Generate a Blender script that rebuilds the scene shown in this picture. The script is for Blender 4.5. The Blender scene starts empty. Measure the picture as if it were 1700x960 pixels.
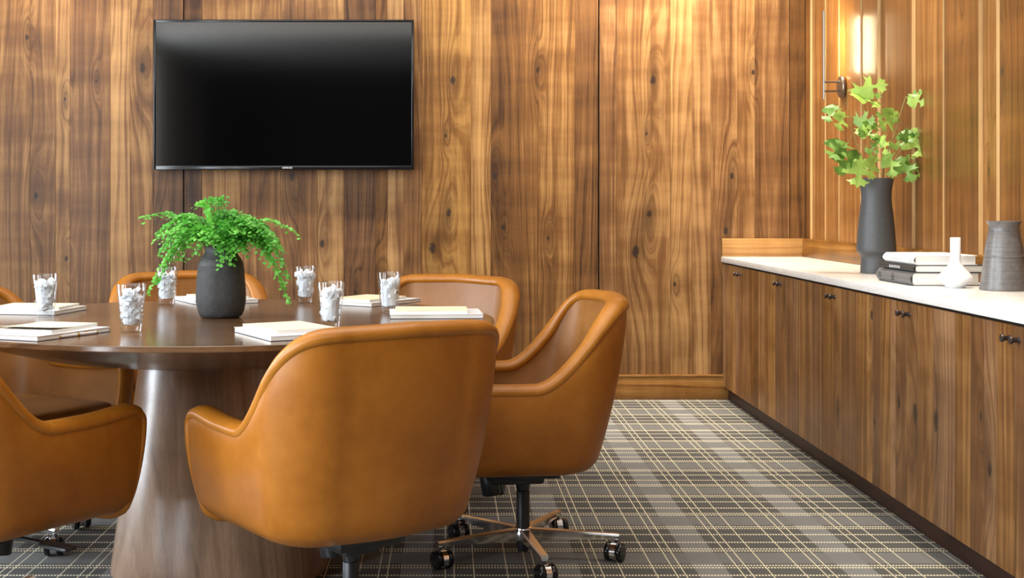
import bpy, bmesh, math, random
from mathutils import Vector, Matrix

R = math.radians
C = bpy.context.scene.collection
scene = bpy.context.scene
random.seed(7)

# ------------------------------------------------------------------ camera, world, lights, exposure
EYE = 1.0727            # eye height
F = 2150.0              # focal length in pixels of the 1700 px frame
VX, VY = 742.0, 341.0   # principal (vanishing) point
cam = bpy.data.cameras.new('camera')
cam_o = bpy.data.objects.new('camera', cam); C.objects.link(cam_o)
cam_o.location = (0, 0, EYE); cam_o.rotation_euler = (R(90), 0, 0)
cam.sensor_width = 36.0; cam.lens = 36.0 * F / 1700.0
cam.shift_x = (850 - VX) / 1700.0; cam.shift_y = -(480 - VY) / 1700.0
cam.clip_start = 0.05
scene.camera = cam_o

WALL_Y = 7.162          # back wall
WALL_X = 1.982          # right wall
LEFT_X = -3.5
REAR_Y = -4.6
CEIL_Z = 3.05

world = bpy.data.worlds.new('daylight'); scene.world = world
world.use_nodes = True
bg = world.node_tree.nodes['Background']
bg.inputs[0].default_value = (0.80, 0.90, 1.0, 1); bg.inputs[1].default_value = 1.2

scene.view_settings.view_transform = 'Standard'
scene.view_settings.look = 'None'
scene.view_settings.gamma = 1.0
scene.view_settings.exposure = 0.10
try:
    scene.cycles.use_denoising = True
    scene.cycles.max_bounces = 10
    scene.cycles.transparent_max_bounces = 24
    scene.cycles.sample_clamp_indirect = 6.0
except Exception:
    pass

def area(name, loc, rot, sx, sy, power, col):
    l = bpy.data.lights.new(name, 'AREA'); l.shape = 'RECTANGLE'; l.size = sx; l.size_y = sy
    l.energy = power; l.color = col
    o = bpy.data.objects.new(name, l); C.objects.link(o); o.location = loc; o.rotation_euler = rot
    return o

def spot(name, loc, target, power, col, ang=80, blend=0.9, rad=0.05):
    l = bpy.data.lights.new(name, 'SPOT'); l.energy = power; l.color = col
    l.spot_size = R(ang); l.spot_blend = blend; l.shadow_soft_size = rad
    o = bpy.data.objects.new(name, l); C.objects.link(o); o.location = loc
    d = Vector(target) - Vector(loc)
    o.rotation_euler = d.to_track_quat('-Z', 'Y').to_euler()
    return o

WARM = (1.0, 0.87, 0.71); SOFT = (1.0, 0.92, 0.82); DAY = (0.84, 0.92, 1.0)
WINDOWS = [(-1.5, -0.3), (0.7, 2.3), (3.6, 4.9)]
WIN_Z = (0.10, 2.95)
for (a, b) in WINDOWS:      # daylight coming through the windows of the left wall
    area('window_daylight', (LEFT_X - 0.22, (a + b) / 2, sum(WIN_Z) / 2), (0, R(-90), 0), WIN_Z[1] - WIN_Z[0], b - a, 340 if a < 0 else 190, DAY)
# ceiling lighting: soft fill areas added below the ceiling, and downlights along the walls
area('ceiling_fill_light', (-0.5, 3.7, CEIL_Z - 0.02), (0, 0, 0), 2.6, 2.2, 45, SOFT)
area('ceiling_fill_light', (-0.95, 0.2, CEIL_Z - 0.02), (0, 0, 0), 4.6, 1.8, 78, SOFT)  # added fill, widened for an even reflection in the television screen
for x in (-2.2, -0.9, 0.3, 1.25):
    spot('wall_washer', (x, 6.62, CEIL_Z - 0.03), (x, WALL_Y, 1.5), {-2.2: 170, -0.9: 95, 0.3: 130, 1.25: 360}[x], WARM, 110, 1.0, 0.06)
for y in (6.5, 5.3, 4.1, 2.9):
    spot('credenza_downlight', (1.62, y, CEIL_Z - 0.03), (1.74, y, 0.8), 200, WARM, 64, 0.9, 0.05)

# ------------------------------------------------------------------ helpers
def px(x, y, d):
    """a point of the photograph (1700 px frame) at the distance d from the camera"""
    return Vector(((x - VX) * d / F, d, EYE - (y - VY) * d / F))

def finish(name, bm, mat, parent=None, smooth=True, sharp=40, loc=None):
    me = bpy.data.meshes.new(name)
    bm.normal_update()
    bm.to_mesh(me); bm.free()
    if smooth:
        for p in me.polygons: p.use_smooth = True
        me.set_sharp_from_angle(angle=R(sharp))
    if mat: me.materials.append(mat)
    o = bpy.data.objects.new(name, me); C.objects.link(o)
    if loc: o.location = loc
    if parent: o.parent = parent
    return o

def thing(name, label, cat, loc=(0, 0, 0), rotz=0, group=None):
    o = bpy.data.objects.new(name, None); C.objects.link(o)
    o.empty_display_size = 0.05
    o.location = loc; o.rotation_euler = (0, 0, rotz)
    o['label'] = label; o['category'] = cat
    if group: o['group'] = group
    return o

def tag(o, label, cat, group=None, kind=None):
    o['label'] = label; o['category'] = cat
    if group: o['group'] = group
    if kind: o['kind'] = kind
    return o

def structure(o, label=None):
    o['kind'] = 'structure'
    if label: o['label'] = label
    return o

def add_box(bm, x0, x1, y0, y1, z0, z1, bev=0.0, seg=2):
    r = bmesh.ops.create_cube(bm, size=1.0)
    vs = r['verts']
    for v in vs:
        v.co = Vector((x0 + (v.co.x + .5) * (x1 - x0), y0 + (v.co.y + .5) * (y1 - y0), z0 + (v.co.z + .5) * (z1 - z0)))
    if bev > 0:
        es = list({e for v in vs for e in v.link_edges})
        bmesh.ops.bevel(bm, geom=es, offset=bev, segments=seg, affect='EDGES', profile=0.5)

def box(name, x0, x1, y0, y1, z0, z1, mat, parent=None, bev=0.0, seg=2):
    bm = bmesh.new(); add_box(bm, x0, x1, y0, y1, z0, z1, bev, seg)
    return finish(name, bm, mat, parent)

def add_lathe(bm, prof, n=48, mat4=None, cap0=True, cap1=True):
    rings = []
    for (r, z) in prof:
        ring = []
        for k in range(n):
            a = 2 * math.pi * k / n
            co = Vector((r * math.cos(a), r * math.sin(a), z))
            if mat4: co = mat4 @ co
            ring.append(bm.verts.new(co))
        rings.append(ring)
    for i in range(len(rings) - 1):
        A, B = rings[i], rings[i + 1]
        for k in range(n):
            bm.faces.new((A[k], A[(k + 1) % n], B[(k + 1) % n], B[k]))
    if cap0: bm.faces.new(list(reversed(rings[0])))
    if cap1: bm.faces.new(rings[-1])

def lathe(name, prof, mat, parent=None, n=48, loc=None, cap0=True, cap1=True, sharp=40):
    bm = bmesh.new(); add_lathe(bm, prof, n, None, cap0, cap1)
    bmesh.ops.recalc_face_normals(bm, faces=bm.faces)
    return finish(name, bm, mat, parent, sharp=sharp, loc=loc)

def smooth_profile(pts, sub=6):
    """Catmull-Rom through (r, z) points"""
    out = []
    P = [pts[0]] + list(pts) + [pts[-1]]
    for i in range(1, len(P) - 2):
        p0, p1, p2, p3 = P[i - 1], P[i], P[i + 1], P[i + 2]
        for s in range(sub):
            t = s / sub
            out.append(tuple(0.5 * (2 * p1[k] + (p2[k] - p0[k]) * t + (2 * p0[k] - 5 * p1[k] + 4 * p2[k] - p3[k]) * t * t
                                    + (-p0[k] + 3 * p1[k] - 3 * p2[k] + p3[k]) * t ** 3) for k in (0, 1)))
    out.append(tuple(pts[-1]))
    return out

def add_tube(bm, pts, rad, n=8, cap=True):
    pts = [Vector(p) for p in pts]
    rads = rad if isinstance(rad, (list, tuple)) else [rad] * len(pts)
    rings = []
    up = None
    for i, p in enumerate(pts):
        t = (pts[min(i + 1, len(pts) - 1)] - pts[max(i - 1, 0)]).normalized()
        if up is None:
            up = Vector((0, 0, 1)) if abs(t.z) < 0.9 else Vector((1, 0, 0))
        s = t.cross(up).normalized(); up = s.cross(t).normalized()
        rings.append([bm.verts.new(p + rads[i] * (math.cos(2 * math.pi * k / n) * s + math.sin(2 * math.pi * k / n) * up)) for k in range(n)])
    for A, B in zip(rings, rings[1:]):
        for k in range(n):
            bm.faces.new((A[k], A[(k + 1) % n], B[(k + 1) % n], B[k]))
    if cap:
        bm.faces.new(list(reversed(rings[0]))); bm.faces.new(rings[-1])

def to_mesh(o):
    """lettering as plain mesh"""
    dg = bpy.context.evaluated_depsgraph_get(); dg.update()
    me = bpy.data.meshes.new_from_object(o.evaluated_get(dg))
    n = bpy.data.objects.new(o.name, me); name = o.name; C.objects.link(n)
    n.parent = o.parent; n.location = o.location; n.rotation_euler = o.rotation_euler; n.scale = o.scale
    bpy.data.objects.remove(o); n.name = name
    return n

def copy_tree(o, parent=None):
    c = o.copy(); C.objects.link(c)
    if parent: c.parent = parent
    for ch in o.children: copy_tree(ch, c)
    return c

# ------------------------------------------------------------------ node helpers and materials
class NT:
    def __init__(self, name):
        self.m = bpy.data.materials.new(name); self.m.use_nodes = True
        self.t = self.m.node_tree
        self.bsdf = self.t.nodes['Principled BSDF']; self.out = self.t.nodes['Material Output']
    def n(self, typ, **kw):
        nd = self.t.nodes.new(typ)
        for k, v in kw.items(): setattr(nd, k, v)
        return nd
    def l(self, a, b): self.t.links.new(a, b)
    def put(self, v, sock):
        if isinstance(v, bpy.types.NodeSocket): self.l(v, sock)
        else: sock.default_value = v
    def math(self, op, a, b=None, c=None, clamp=False):
        nd = self.n('ShaderNodeMath', operation=op, use_clamp=clamp)
        self.put(a, nd.inputs[0])
        if b is not None: self.put(b, nd.inputs[1])
        if c is not None: self.put(c, nd.inputs[2])
        return nd.outputs[0]
    def vmath(self, op, a, b=None, out=0):
        nd = self.n('ShaderNodeVectorMath', operation=op)
        self.put(a, nd.inputs[0])
        if b is not None: self.put(b, nd.inputs[1])
        return nd.outputs[out]
    def noise(self, vec, scale=1.0, detail=2.0, rough=0.5, w=None):
        nd = self.n('ShaderNodeTexNoise', noise_dimensions='4D' if w is not None else '3D')
        self.put(vec, nd.inputs['Vector'])
        if w is not None: self.put(w, nd.inputs['W'])
        nd.inputs['Scale'].default_value = scale; nd.inputs['Detail'].default_value = detail; nd.inputs['Roughness'].default_value = rough
        return nd.outputs[0]
    def ramp(self, fac, stops, interp='LINEAR'):
        nd = self.n('ShaderNodeValToRGB'); nd.color_ramp.interpolation = interp
        el = nd.color_ramp.elements
        while len(el) < len(stops): el.new(0.5)
        for e, (p, c) in zip(el, stops):
            e.position = p; e.color = (*c, 1) if len(c) == 3 else c
        self.put(fac, nd.inputs[0])
        return nd.outputs[0]
    def mix(self, fac, a, b, mode='MIX'):
        nd = self.n('ShaderNodeMix', data_type='RGBA', blend_type=mode)
        self.put(fac, nd.inputs[0])
        self.put(a if isinstance(a, bpy.types.NodeSocket) else (*a, 1), nd.inputs[6])
        self.put(b if isinstance(b, bpy.types.NodeSocket) else (*b, 1), nd.inputs[7])
        return nd.outputs[2]
    def bump(self, h, strength=0.2, dist=0.002):
        nd = self.n('ShaderNodeBump'); nd.inputs['Strength'].default_value = strength; nd.inputs['Distance'].default_value = dist
        self.put(h, nd.inputs['Height']); self.l(nd.outputs[0], self.bsdf.inputs['Normal'])
    def set(self, **kw):
        for k, v in kw.items():
            self.put(v, self.bsdf.inputs[k.replace('_', ' ')])

def plain(name, col, rough=0.5, metal=0.0, spec=0.5, noise=0.0, scale=60, coat=0.0):
    t = NT(name)
    t.set(Roughness=rough, Metallic=metal)
    t.bsdf.inputs['Specular IOR Level'].default_value = spec
    t.bsdf.inputs['Coat Weight'].default_value = coat
    tc = t.n('ShaderNodeTexCoord').outputs['Object']
    nz = t.noise(tc, scale, 3.0)
    f = t.math('MULTIPLY_ADD', nz, noise, 1.0 - noise * 0.5)
    nd = t.n('ShaderNodeVectorMath', operation='SCALE'); nd.inputs[0].default_value = col; t.l(f, nd.inputs['Scale'])
    t.l(nd.outputs[0], t.bsdf.inputs['Base Color'])
    return t.m

def make_wood(name, axis, dark, mid, light, knots=(), rough=0.38, obj_space=False, coat=0.0, coat_rough=0.16, bump=0.10, tone_gain=0.9, grain=46.0, contrast=1.0):
    """walnut: grain lines follow the contours of a field that noise and knots bend; object colour = (tone, seed, hue)"""
    t = NT(name)
    if obj_space: P = t.n('ShaderNodeTexCoord').outputs['Object']
    else: P = t.n('ShaderNodeNewGeometry').outputs['Position']
    sep = t.n('ShaderNodeSeparateColor')
    oi = t.n('ShaderNodeObjectInfo'); t.l(oi.outputs['Color'], sep.inputs[0])
    tone, seed, hue = sep.outputs[0], sep.outputs[1], sep.outputs[2]
    w = t.math('MULTIPLY', seed, 37.0)
    side = name.endswith('side')
    ax = {'Z': (1, 1, 0), 'X': (0, 1, 1), 'Y': (1, 0, 1)}[axis]; al = {'Z': (0, 0, 1), 'X': (1, 0, 0), 'Y': (0, 1, 0)}[axis]
    def st(k): return tuple(1.0 if a else k for a in ax)
    u = t.vmath('DOT_PRODUCT', P, ax, out='Value'); v_ = t.vmath('DOT_PRODUCT', P, al, out='Value')
    Q = t.vmath('MULTIPLY', P, st(0.10))
    broad = t.noise(Q, 9.0, 2.0, 0.5, w)
    big = t.noise(Q, 3.0, 1.5, 0.5, w)
    fuzz = t.noise(t.vmath('MULTIPLY', P, st(0.4)), 45.0, 2.0, 0.6, w)
    field = t.math('MULTIPLY_ADD', u, 1.5, t.math('MULTIPLY', big, 0.52))
    field = t.math('MULTIPLY_ADD', broad, 0.16, field)
    ksum = cmin = None
    for (a, b, sz) in knots:      # a across the grain, b along it
        cen = {'Z': (0, a, b) if side else (a, 0, b), 'X': (b, 0, a), 'Y': (0, b, a)}[axis]
        def inv(s1, s2): return {'Z': (0, 1 / s1, 1 / s2) if side else (1 / s1, 0, 1 / s2), 'X': (1 / s2, 0, 1 / s1), 'Y': (0, 1 / s2, 1 / s1)}[axis]
        d = t.vmath('SUBTRACT', P, cen)
        d1 = t.vmath('MULTIPLY', d, inv(.050 * sz, .20 * sz)); d2 = t.vmath('MULTIPLY', d, inv(.0135 * sz, .022 * sz))
        e = t.math('EXPONENT', t.math('MULTIPLY', t.vmath('DOT_PRODUCT', d1, d1, out='Value'), -1.0))
        ksum = e if ksum is None else t.math('ADD', ksum, e)
        r = t.vmath('DOT_PRODUCT', d2, d2, out='Value')
        cmin = r if cmin is None else t.math('MINIMUM', cmin, r)
    if ksum is not None: field = t.math('MULTIPLY_ADD', ksum, 0.17, field)
    field = t.math('MULTIPLY_ADD', fuzz, 0.010, field)
    gv = t.n('ShaderNodeCombineXYZ'); t.l(t.math('MULTIPLY', field, grain), gv.inputs[0]); t.l(t.math('MULTIPLY', v_, 0.8), gv.inputs[1])
    lines = t.noise(gv.outputs[0], 1.0, 3.5, 0.62, w)
    ring = t.math('POWER', t.math('MULTIPLY_ADD', t.math('SINE', t.math('MULTIPLY', field, 6.2832 * grain * 0.28)), 0.5, 0.5), 5.0)
    fibre = t.noise(t.vmath('MULTIPLY', P, st(0.022)), 330.0, 3.0, 0.65, w)
    streak = t.noise(t.vmath('MULTIPLY', P, st(0.03)), 22.0, 3.0, 0.6, w)
    cross = t.noise(t.vmath('MULTIPLY', P, tuple(0.5 if a else 3.2 for a in ax)), 2.2, 3.0, 0.55, w)
    v = t.math('MULTIPLY_ADD', t.math('SUBTRACT', lines, 0.5), 0.72 * contrast, 0.5)
    v = t.math('MULTIPLY_ADD', ring, -0.15 * contrast, v)
    for nz, g in ((fibre, 0.42), (streak, 0.85), (cross, 0.66)):
        v = t.math('MULTIPLY_ADD', t.math('SUBTRACT', nz, 0.5), g * contrast, v)
    v = t.math('ADD', v, t.math('MULTIPLY_ADD', tone, tone_gain, -0.5 * tone_gain + 0.03))
    col = t.ramp(v, [(0.02, dark), (0.46, mid), (0.98, light)])
    if ksum is not None:
        halo = t.math('MULTIPLY', t.math('MULTIPLY', ksum, ksum), 0.42, clamp=True)
        col = t.mix(halo, col, tuple(x * 0.9 for x in dark))
        n8 = t.noise(P, 55.0, 3.0, 0.6, w)
        core = t.math('SUBTRACT', t.math('MULTIPLY_ADD', n8, 2.4, 0.1), cmin)
        core = t.math('MULTIPLY', core, 1.1, clamp=True)
        col = t.mix(t.math('MULTIPLY', core, 0.88), col, (0.020, 0.012, 0.009))
    hs = t.n('ShaderNodeHueSaturation'); t.l(col, hs.inputs['Color'])
    t.l(t.math('MULTIPLY_ADD', hue, 0.006, 0.498), hs.inputs['Hue'])
    t.l(t.math('MULTIPLY_ADD', hue, 0.28, 0.86), hs.inputs['Saturation'])
    t.l(hs.outputs[0], t.bsdf.inputs['Base Color'])
    t.l(t.math('MULTIPLY_ADD', fibre, 0.16, rough - 0.08), t.bsdf.inputs['Roughness'])
    t.bsdf.inputs['Specular IOR Level'].default_value = 0.32
    t.bsdf.inputs['Coat Weight'].default_value = coat
    t.bsdf.inputs['Coat Roughness'].default_value = coat_rough
    t.bump(fibre, bump, 0.001)
    return t.m

D_, M_, L_ = (0.030, 0.011, 0.004), (0.165, 0.074, 0.024), (0.46, 0.26, 0.100)
def wk(x, y, sz=1.0):      # a knot of the back wall, from its place in the photograph
    sc = F / WALL_Y
    return ((x - VX) / sc, EYE - (y - VY) / sc, sz)
WALL_KNOTS = [wk(237, 113, 1.3), wk(45, 62, .8), wk(60, 325, 1.0), wk(108, 165, .6), wk(110, 430, .7), wk(265, 410, 1.0), wk(485, 292, 1.2), wk(535, 405, 1.0), wk(590, 485, .7),
              wk(718, 412, 1.5), wk(745, 353, 1.0), wk(752, 133, 1.1), wk(740, 225, .5), wk(893, 116, .8), wk(822, 292, 1.0), wk(836, 378, .8), wk(910, 396, .6), wk(1084, 133, 1.2),
              wk(1073, 222, .5), wk(1078, 355, 1.0), wk(1055, 418, 1.5), wk(1120, 472, .6), wk(1205, 383, 1.0), wk(1250, 120, .7), wk(1215, 292, .9), wk(630, 470, 1.0), wk(160, 135, .5)]
M = {}
M['wall_wood'] = make_wood('walnut_wall', 'Z', D_, M_, L_, WALL_KNOTS, rough=0.40, coat=0.06)
M['side_wood'] = make_wood('walnut_side', 'Z', (0.050, 0.018, 0.005), (0.185, 0.076, 0.020), (0.40, 0.20, 0.065), [(4.62, 1.55, .9), (4.95, 1.90, .8), (4.72, 1.20, .6)], rough=0.33, coat=0.20)
DOOR_KNOTS = [(4.04, .40, 1.5), (4.22, .395, 1.6), (4.37, .41, 1.1), (5.05, .27, .8), (3.64, .33, 1.0), (3.70, .47, .6), (6.42, .2, .8), (5.85, .65, .7), (4.65, .68, .9), (4.62, .30, .7)]
M['door_wood'] = make_wood('walnut_door_side', 'Z', (0.040, 0.015, 0.006), (0.160, 0.070, 0.025), (0.40, 0.215, 0.088), DOOR_KNOTS, rough=0.42)
M['sapwood'] = make_wood('pale_sapwood_edge', 'Z', (0.36, 0.20, 0.08), (0.66, 0.43, 0.20), (0.82, 0.60, 0.33), rough=0.35, contrast=0.5)
M['board_x'] = make_wood('walnut_board_x', 'X', D_, (0.235, 0.105, 0.034), L_, rough=0.36)
M['board_y'] = make_wood('walnut_board_y', 'Y', D_, (0.20, 0.088, 0.026), L_, rough=0.36)
M['table_wood'] = make_wood('walnut_table_top', 'X', (0.036, 0.016, 0.007), (0.122, 0.058, 0.025), (0.26, 0.138, 0.066), rough=0.20, coat=0.5, bump=0.05)
M['pedestal_wood'] = make_wood('walnut_pedestal', 'Z', (0.095, 0.047, 0.024), (0.27, 0.150, 0.083), (0.50, 0.325, 0.205), rough=0.36, coat=1.0, coat_rough=0.28, bump=0.03)
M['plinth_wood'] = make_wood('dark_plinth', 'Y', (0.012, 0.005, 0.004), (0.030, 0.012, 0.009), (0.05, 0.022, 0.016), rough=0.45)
M['dark_gap'] = plain('dark_reveal', (0.012, 0.008, 0.006), 0.7)
M['black_gloss'] = plain('black_gloss_plastic', (0.006, 0.006, 0.007), 0.15)
M['black_matte'] = plain('black_plastic', (0.012, 0.012, 0.014), 0.38)
M['screen'] = plain('television_screen', (0.0008, 0.0008, 0.0011), 0.075, spec=0.5)
M['logo'] = plain('silver_print', (0.6, 0.6, 0.6), 0.4)
M['chrome'] = plain('polished_aluminium', (0.86, 0.86, 0.88), 0.15, metal=1.0)
M['nickel'] = plain('brushed_nickel', (0.27, 0.24, 0.21), 0.32, metal=1.0, noise=0.1)
M['bronze'] = plain('dark_bronze', (0.085, 0.07, 0.068), 0.35, metal=0.75)
M['ceiling'] = plain('ceiling_paint', (0.72, 0.70, 0.66), 0.9, noise=0.03)
M['dark_wall'] = plain('dark_rear_wall', (0.014, 0.011, 0.009), 0.6)
M['plaster'] = plain('left_wall_paint', (0.42, 0.36, 0.29), 0.8, noise=0.05)
M['window_paint'] = plain('window_frame_paint', (0.05, 0.05, 0.055), 0.4)
M['white_cover'] = plain('white_notebook_cover', (0.74, 0.75, 0.78), 0.45, noise=0.03)
M['dark_cover'] = plain('navy_back_cover', (0.03, 0.035, 0.06), 0.5)
M['kraft'] = plain('cream_paper', (0.80, 0.68, 0.47), 0.75, noise=0.05)
M['paper'] = plain('page_block', (0.82, 0.80, 0.75), 0.8, noise=0.08, scale=200)
M['gold'] = plain('brass_fittings', (0.75, 0.50, 0.16), 0.25, metal=1.0)
M['white_glaze'] = plain('white_glazed_ceramic', (0.84, 0.84, 0.85), 0.25)
M['book_black'] = plain('black_book_cloth', (0.018, 0.018, 0.019), 0.55)
M['book_grey'] = plain('grey_book_cloth', (0.105, 0.105, 0.105), 0.6, noise=0.08)
M['book_white'] = plain('white_book_cloth', (0.78, 0.78, 0.76), 0.5, noise=0.04)
M['ink_light'] = plain('pale_lettering', (0.55, 0.55, 0.55), 0.6)
M['ink_dark'] = plain('dark_lettering', (0.03, 0.03, 0.03), 0.6)
M['ink_faint'] = plain('faint_grey_lettering', (0.50, 0.50, 0.50), 0.6)

def make_leather(name, a, b, c, rough=0.40):
    t = NT(name)
    P = t.n('ShaderNodeTexCoord').outputs['Object']
    n1 = t.noise(P, 5.0, 4.0, 0.6); n2 = t.noise(P, 26.0, 4.0, 0.65)
    v = t.math('MULTIPLY_ADD', n2, 0.35, t.math('MULTIPLY', n1, 0.75))
    col = t.ramp(v, [(0.30, a), (0.55, b), (0.80, c)])
    t.l(col, t.bsdf.inputs['Base Color'])
    t.l(t.math('MULTIPLY_ADD', n2, 0.14, rough - 0.07), t.bsdf.inputs['Roughness'])
    t.bsdf.inputs['Specular IOR Level'].default_value = 0.38
    vo = t.n('ShaderNodeTexVoronoi'); vo.inputs['Scale'].default_value = 420; t.l(P, vo.inputs['Vector'])
    h = t.math('MULTIPLY_ADD', vo.outputs['Distance'], 0.35, n1)
    t.bump(h, 0.18, 0.0016)
    return t.m
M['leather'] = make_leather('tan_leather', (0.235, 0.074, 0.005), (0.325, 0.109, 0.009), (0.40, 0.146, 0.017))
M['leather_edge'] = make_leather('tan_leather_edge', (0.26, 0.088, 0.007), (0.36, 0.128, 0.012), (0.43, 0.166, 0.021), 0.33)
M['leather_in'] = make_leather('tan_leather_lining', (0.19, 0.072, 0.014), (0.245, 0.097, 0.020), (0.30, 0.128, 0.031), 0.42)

def make_marble():
    t = NT('white_marble'); P = t.n('ShaderNodeNewGeometry').outputs['Position']
    n1 = t.noise(P, 3.0, 5.0, 0.6)
    wv = t.vmath('ADD', P, t.vmath('MULTIPLY', t.n('ShaderNodeTexNoise').outputs['Color'], (0.3, 0.3, 0.3)))
    n2 = t.noise(wv, 9.0, 6.0, 0.65)
    vein = t.math('MULTIPLY', t.math('ABSOLUTE', t.math('SUBTRACT', n2, 0.5)), 9.0, clamp=True)
    col = t.mix(vein, (0.64, 0.625, 0.60), (0.79, 0.775, 0.745))
    col = t.mix(t.math('MULTIPLY', n1, 0.55), col, (0.74, 0.72, 0.68))
    t.l(col, t.bsdf.inputs['Base Color']); t.set(Roughness=0.22)
    return t.m
M['marble'] = make_marble()

def make_carpet():
    t = NT('plaid_carpet'); P = t.n('ShaderNodeNewGeometry').outputs['Position']
    s = t.n('ShaderNodeSeparateXYZ'); t.l(P, s.inputs[0]); X, Y = s.outputs[0], s.outputs[1]
    PX, PY, X0, Y0 = 0.433, 0.4650, 1.210, 4.867
    fx = t.math('SUBTRACT', t.math('MODULO', t.math('ADD', t.math('SUBTRACT', X, X0), PX * 40.5), PX), PX / 2)   # -P/2..P/2, 0 = band centre
    fy = t.math('SUBTRACT', t.math('MODULO', t.math('ADD', t.math('SUBTRACT', Y, Y0), PY * 40.5), PY), PY / 2)
    ax, ay = t.math('ABSOLUTE', fx), t.math('ABSOLUTE', fy)
    def lines(a, poss, w):
        tot = None
        for p in poss:
            c = t.math('COMPARE', a, p, w)
            tot = c if tot is None else t.math('MAXIMUM', tot, c)
        return tot
    lx = lines(ax, (0.084, 0.110, 0.168), 0.0018)
    ly = lines(ay, (0.081, 0.105, 0.184), 0.0052)
    dash_x = t.math('LESS_THAN', t.math('MODULO', t.math('ADD', X, 50.0), 0.0092), 0.0056)
    dash_y = t.math('LESS_THAN', t.math('MODULO', t.math('ADD', Y, 50.0), 0.0120), 0.0084)
    line = t.math('MAXIMUM', t.math('MULTIPLY', lx, dash_y), t.math('MULTIPLY', ly, dash_x))
    bx = t.math('LESS_THAN', ax, 0.046); by = t.math('LESS_THAN', ay, 0.060)
    tw = t.math('LESS_THAN', t.math('MODULO', t.math('ADD', t.math('ADD', X, t.math('MULTIPLY', Y, 1.3)), 50.0), 0.011), 0.0055)
    nz = t.noise(P, 240.0, 3.0, 0.7); nb = t.noise(P, 3.0, 2.0)
    base = t.mix(nz, (0.050, 0.050, 0.049), (0.106, 0.106, 0.103))
    lightb = t.mix(tw, (0.135, 0.137, 0.138), (0.212, 0.215, 0.216))
    midb = t.mix(tw, (0.066, 0.066, 0.065), (0.230, 0.232, 0.230))
    col = t.mix(t.math('MULTIPLY', by, 0.85), base, midb)
    col = t.mix(t.math('MULTIPLY', bx, t.math('MULTIPLY_ADD', by, -0.45, 0.9)), col, lightb)
    col = t.mix(line, col, t.mix(nz, (0.62, 0.57, 0.40), (0.86, 0.81, 0.60)))
    t.l(col, t.bsdf.inputs['Base Color']); t.set(Roughness=0.95)
    t.bsdf.inputs['Specular IOR Level'].default_value = 0.1
    t.bump(t.math('ADD', nz, t.math('MULTIPLY', line, 0.6)), 0.5, 0.003)
    return t.m
M['carpet'] = make_carpet()

def make_glass():
    """clear drinking glass: mirror-like at grazing angles, clear face on"""
    t = NT('clear_glass')
    t.t.nodes.remove(t.bsdf)
    lw = t.n('ShaderNodeLayerWeight'); lw.inputs['Blend'].default_value = 0.5
    fr = t.math('MULTIPLY_ADD', t.math('POWER', lw.outputs['Facing'], 4.0), 0.80, 0.05)
    tr = t.n('ShaderNodeBsdfTransparent'); tr.inputs[0].default_value = (0.965, 0.975, 0.98, 1)
    gl = t.n('ShaderNodeBsdfGlossy'); gl.inputs['Roughness'].default_value = 0.03
    mx = t.n('ShaderNodeMixShader'); t.l(fr, mx.inputs[0]); t.l(tr.outputs[0], mx.inputs[1]); t.l(gl.outputs[0], mx.inputs[2])
    t.l(mx.outputs[0], t.out.inputs[0])
    return t.m
M['glass'] = make_glass()

def make_ice():
    t = NT('crushed_ice')
    P = t.n('ShaderNodeTexCoord').outputs['Object']
    n = t.noise(P, 90.0, 3.0)
    t.l(t.mix(n, (0.86, 0.89, 0.92), (0.98, 0.985, 0.99)), t.bsdf.inputs['Base Color'])
    t.set(Roughness=0.12)
    dif = t.n('ShaderNodeBsdfTranslucent'); dif.inputs[0].default_value = (0.95, 0.97, 1, 1)
    tr = t.n('ShaderNodeBsdfTransparent')
    m1 = t.n('ShaderNodeMixShader'); m1.inputs[0].default_value = 0.42
    t.l(t.bsdf.outputs[0], m1.inputs[1]); t.l(dif.outputs[0], m1.inputs[2])
    m2 = t.n('ShaderNodeMixShader'); m2.inputs[0].default_value = 0.06
    t.l(m1.outputs[0], m2.inputs[1]); t.l(tr.outputs[0], m2.inputs[2])
    t.l(m2.outputs[0], t.out.inputs[0])
    return t.m
M['ice'] = make_ice()

def make_leafmat(name, a, b):
    t = NT(name)
    P = t.n('ShaderNodeTexCoord').outputs['Object']
    oi = t.n('ShaderNodeObjectInfo')
    n = t.noise(P, 22.0, 3.0)
    f = t.math('MULTIPLY_ADD', oi.outputs['Random'], 0.70, t.math('MULTIPLY', n, 0.5))
    col = t.mix(f, a, b)
    t.l(col, t.bsdf.inputs['Base Color']); t.set(Roughness=0.42)
    tl = t.n('ShaderNodeBsdfTranslucent'); t.l(col, tl.inputs[0])
    mx = t.n('ShaderNodeMixShader'); mx.inputs[0].default_value = 0.35
    t.l(t.bsdf.outputs[0], mx.inputs[1]); t.l(tl.outputs[0], mx.inputs[2]); t.l(mx.outputs[0], t.out.inputs[0])
    return t.m
M['oak_leaf'] = make_leafmat('oak_leaf_green', (0.045, 0.20, 0.035), (0.50, 0.70, 0.14))
M['fern_leaf'] = make_leafmat('fern_green', (0.04, 0.30, 0.025), (0.24, 0.66, 0.10))
M['stem'] = plain('green_brown_stem', (0.22, 0.20, 0.06), 0.6, noise=0.2)
M['fern_stem'] = plain('dark_fern_stem', (0.05, 0.09, 0.02), 0.5)

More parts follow.
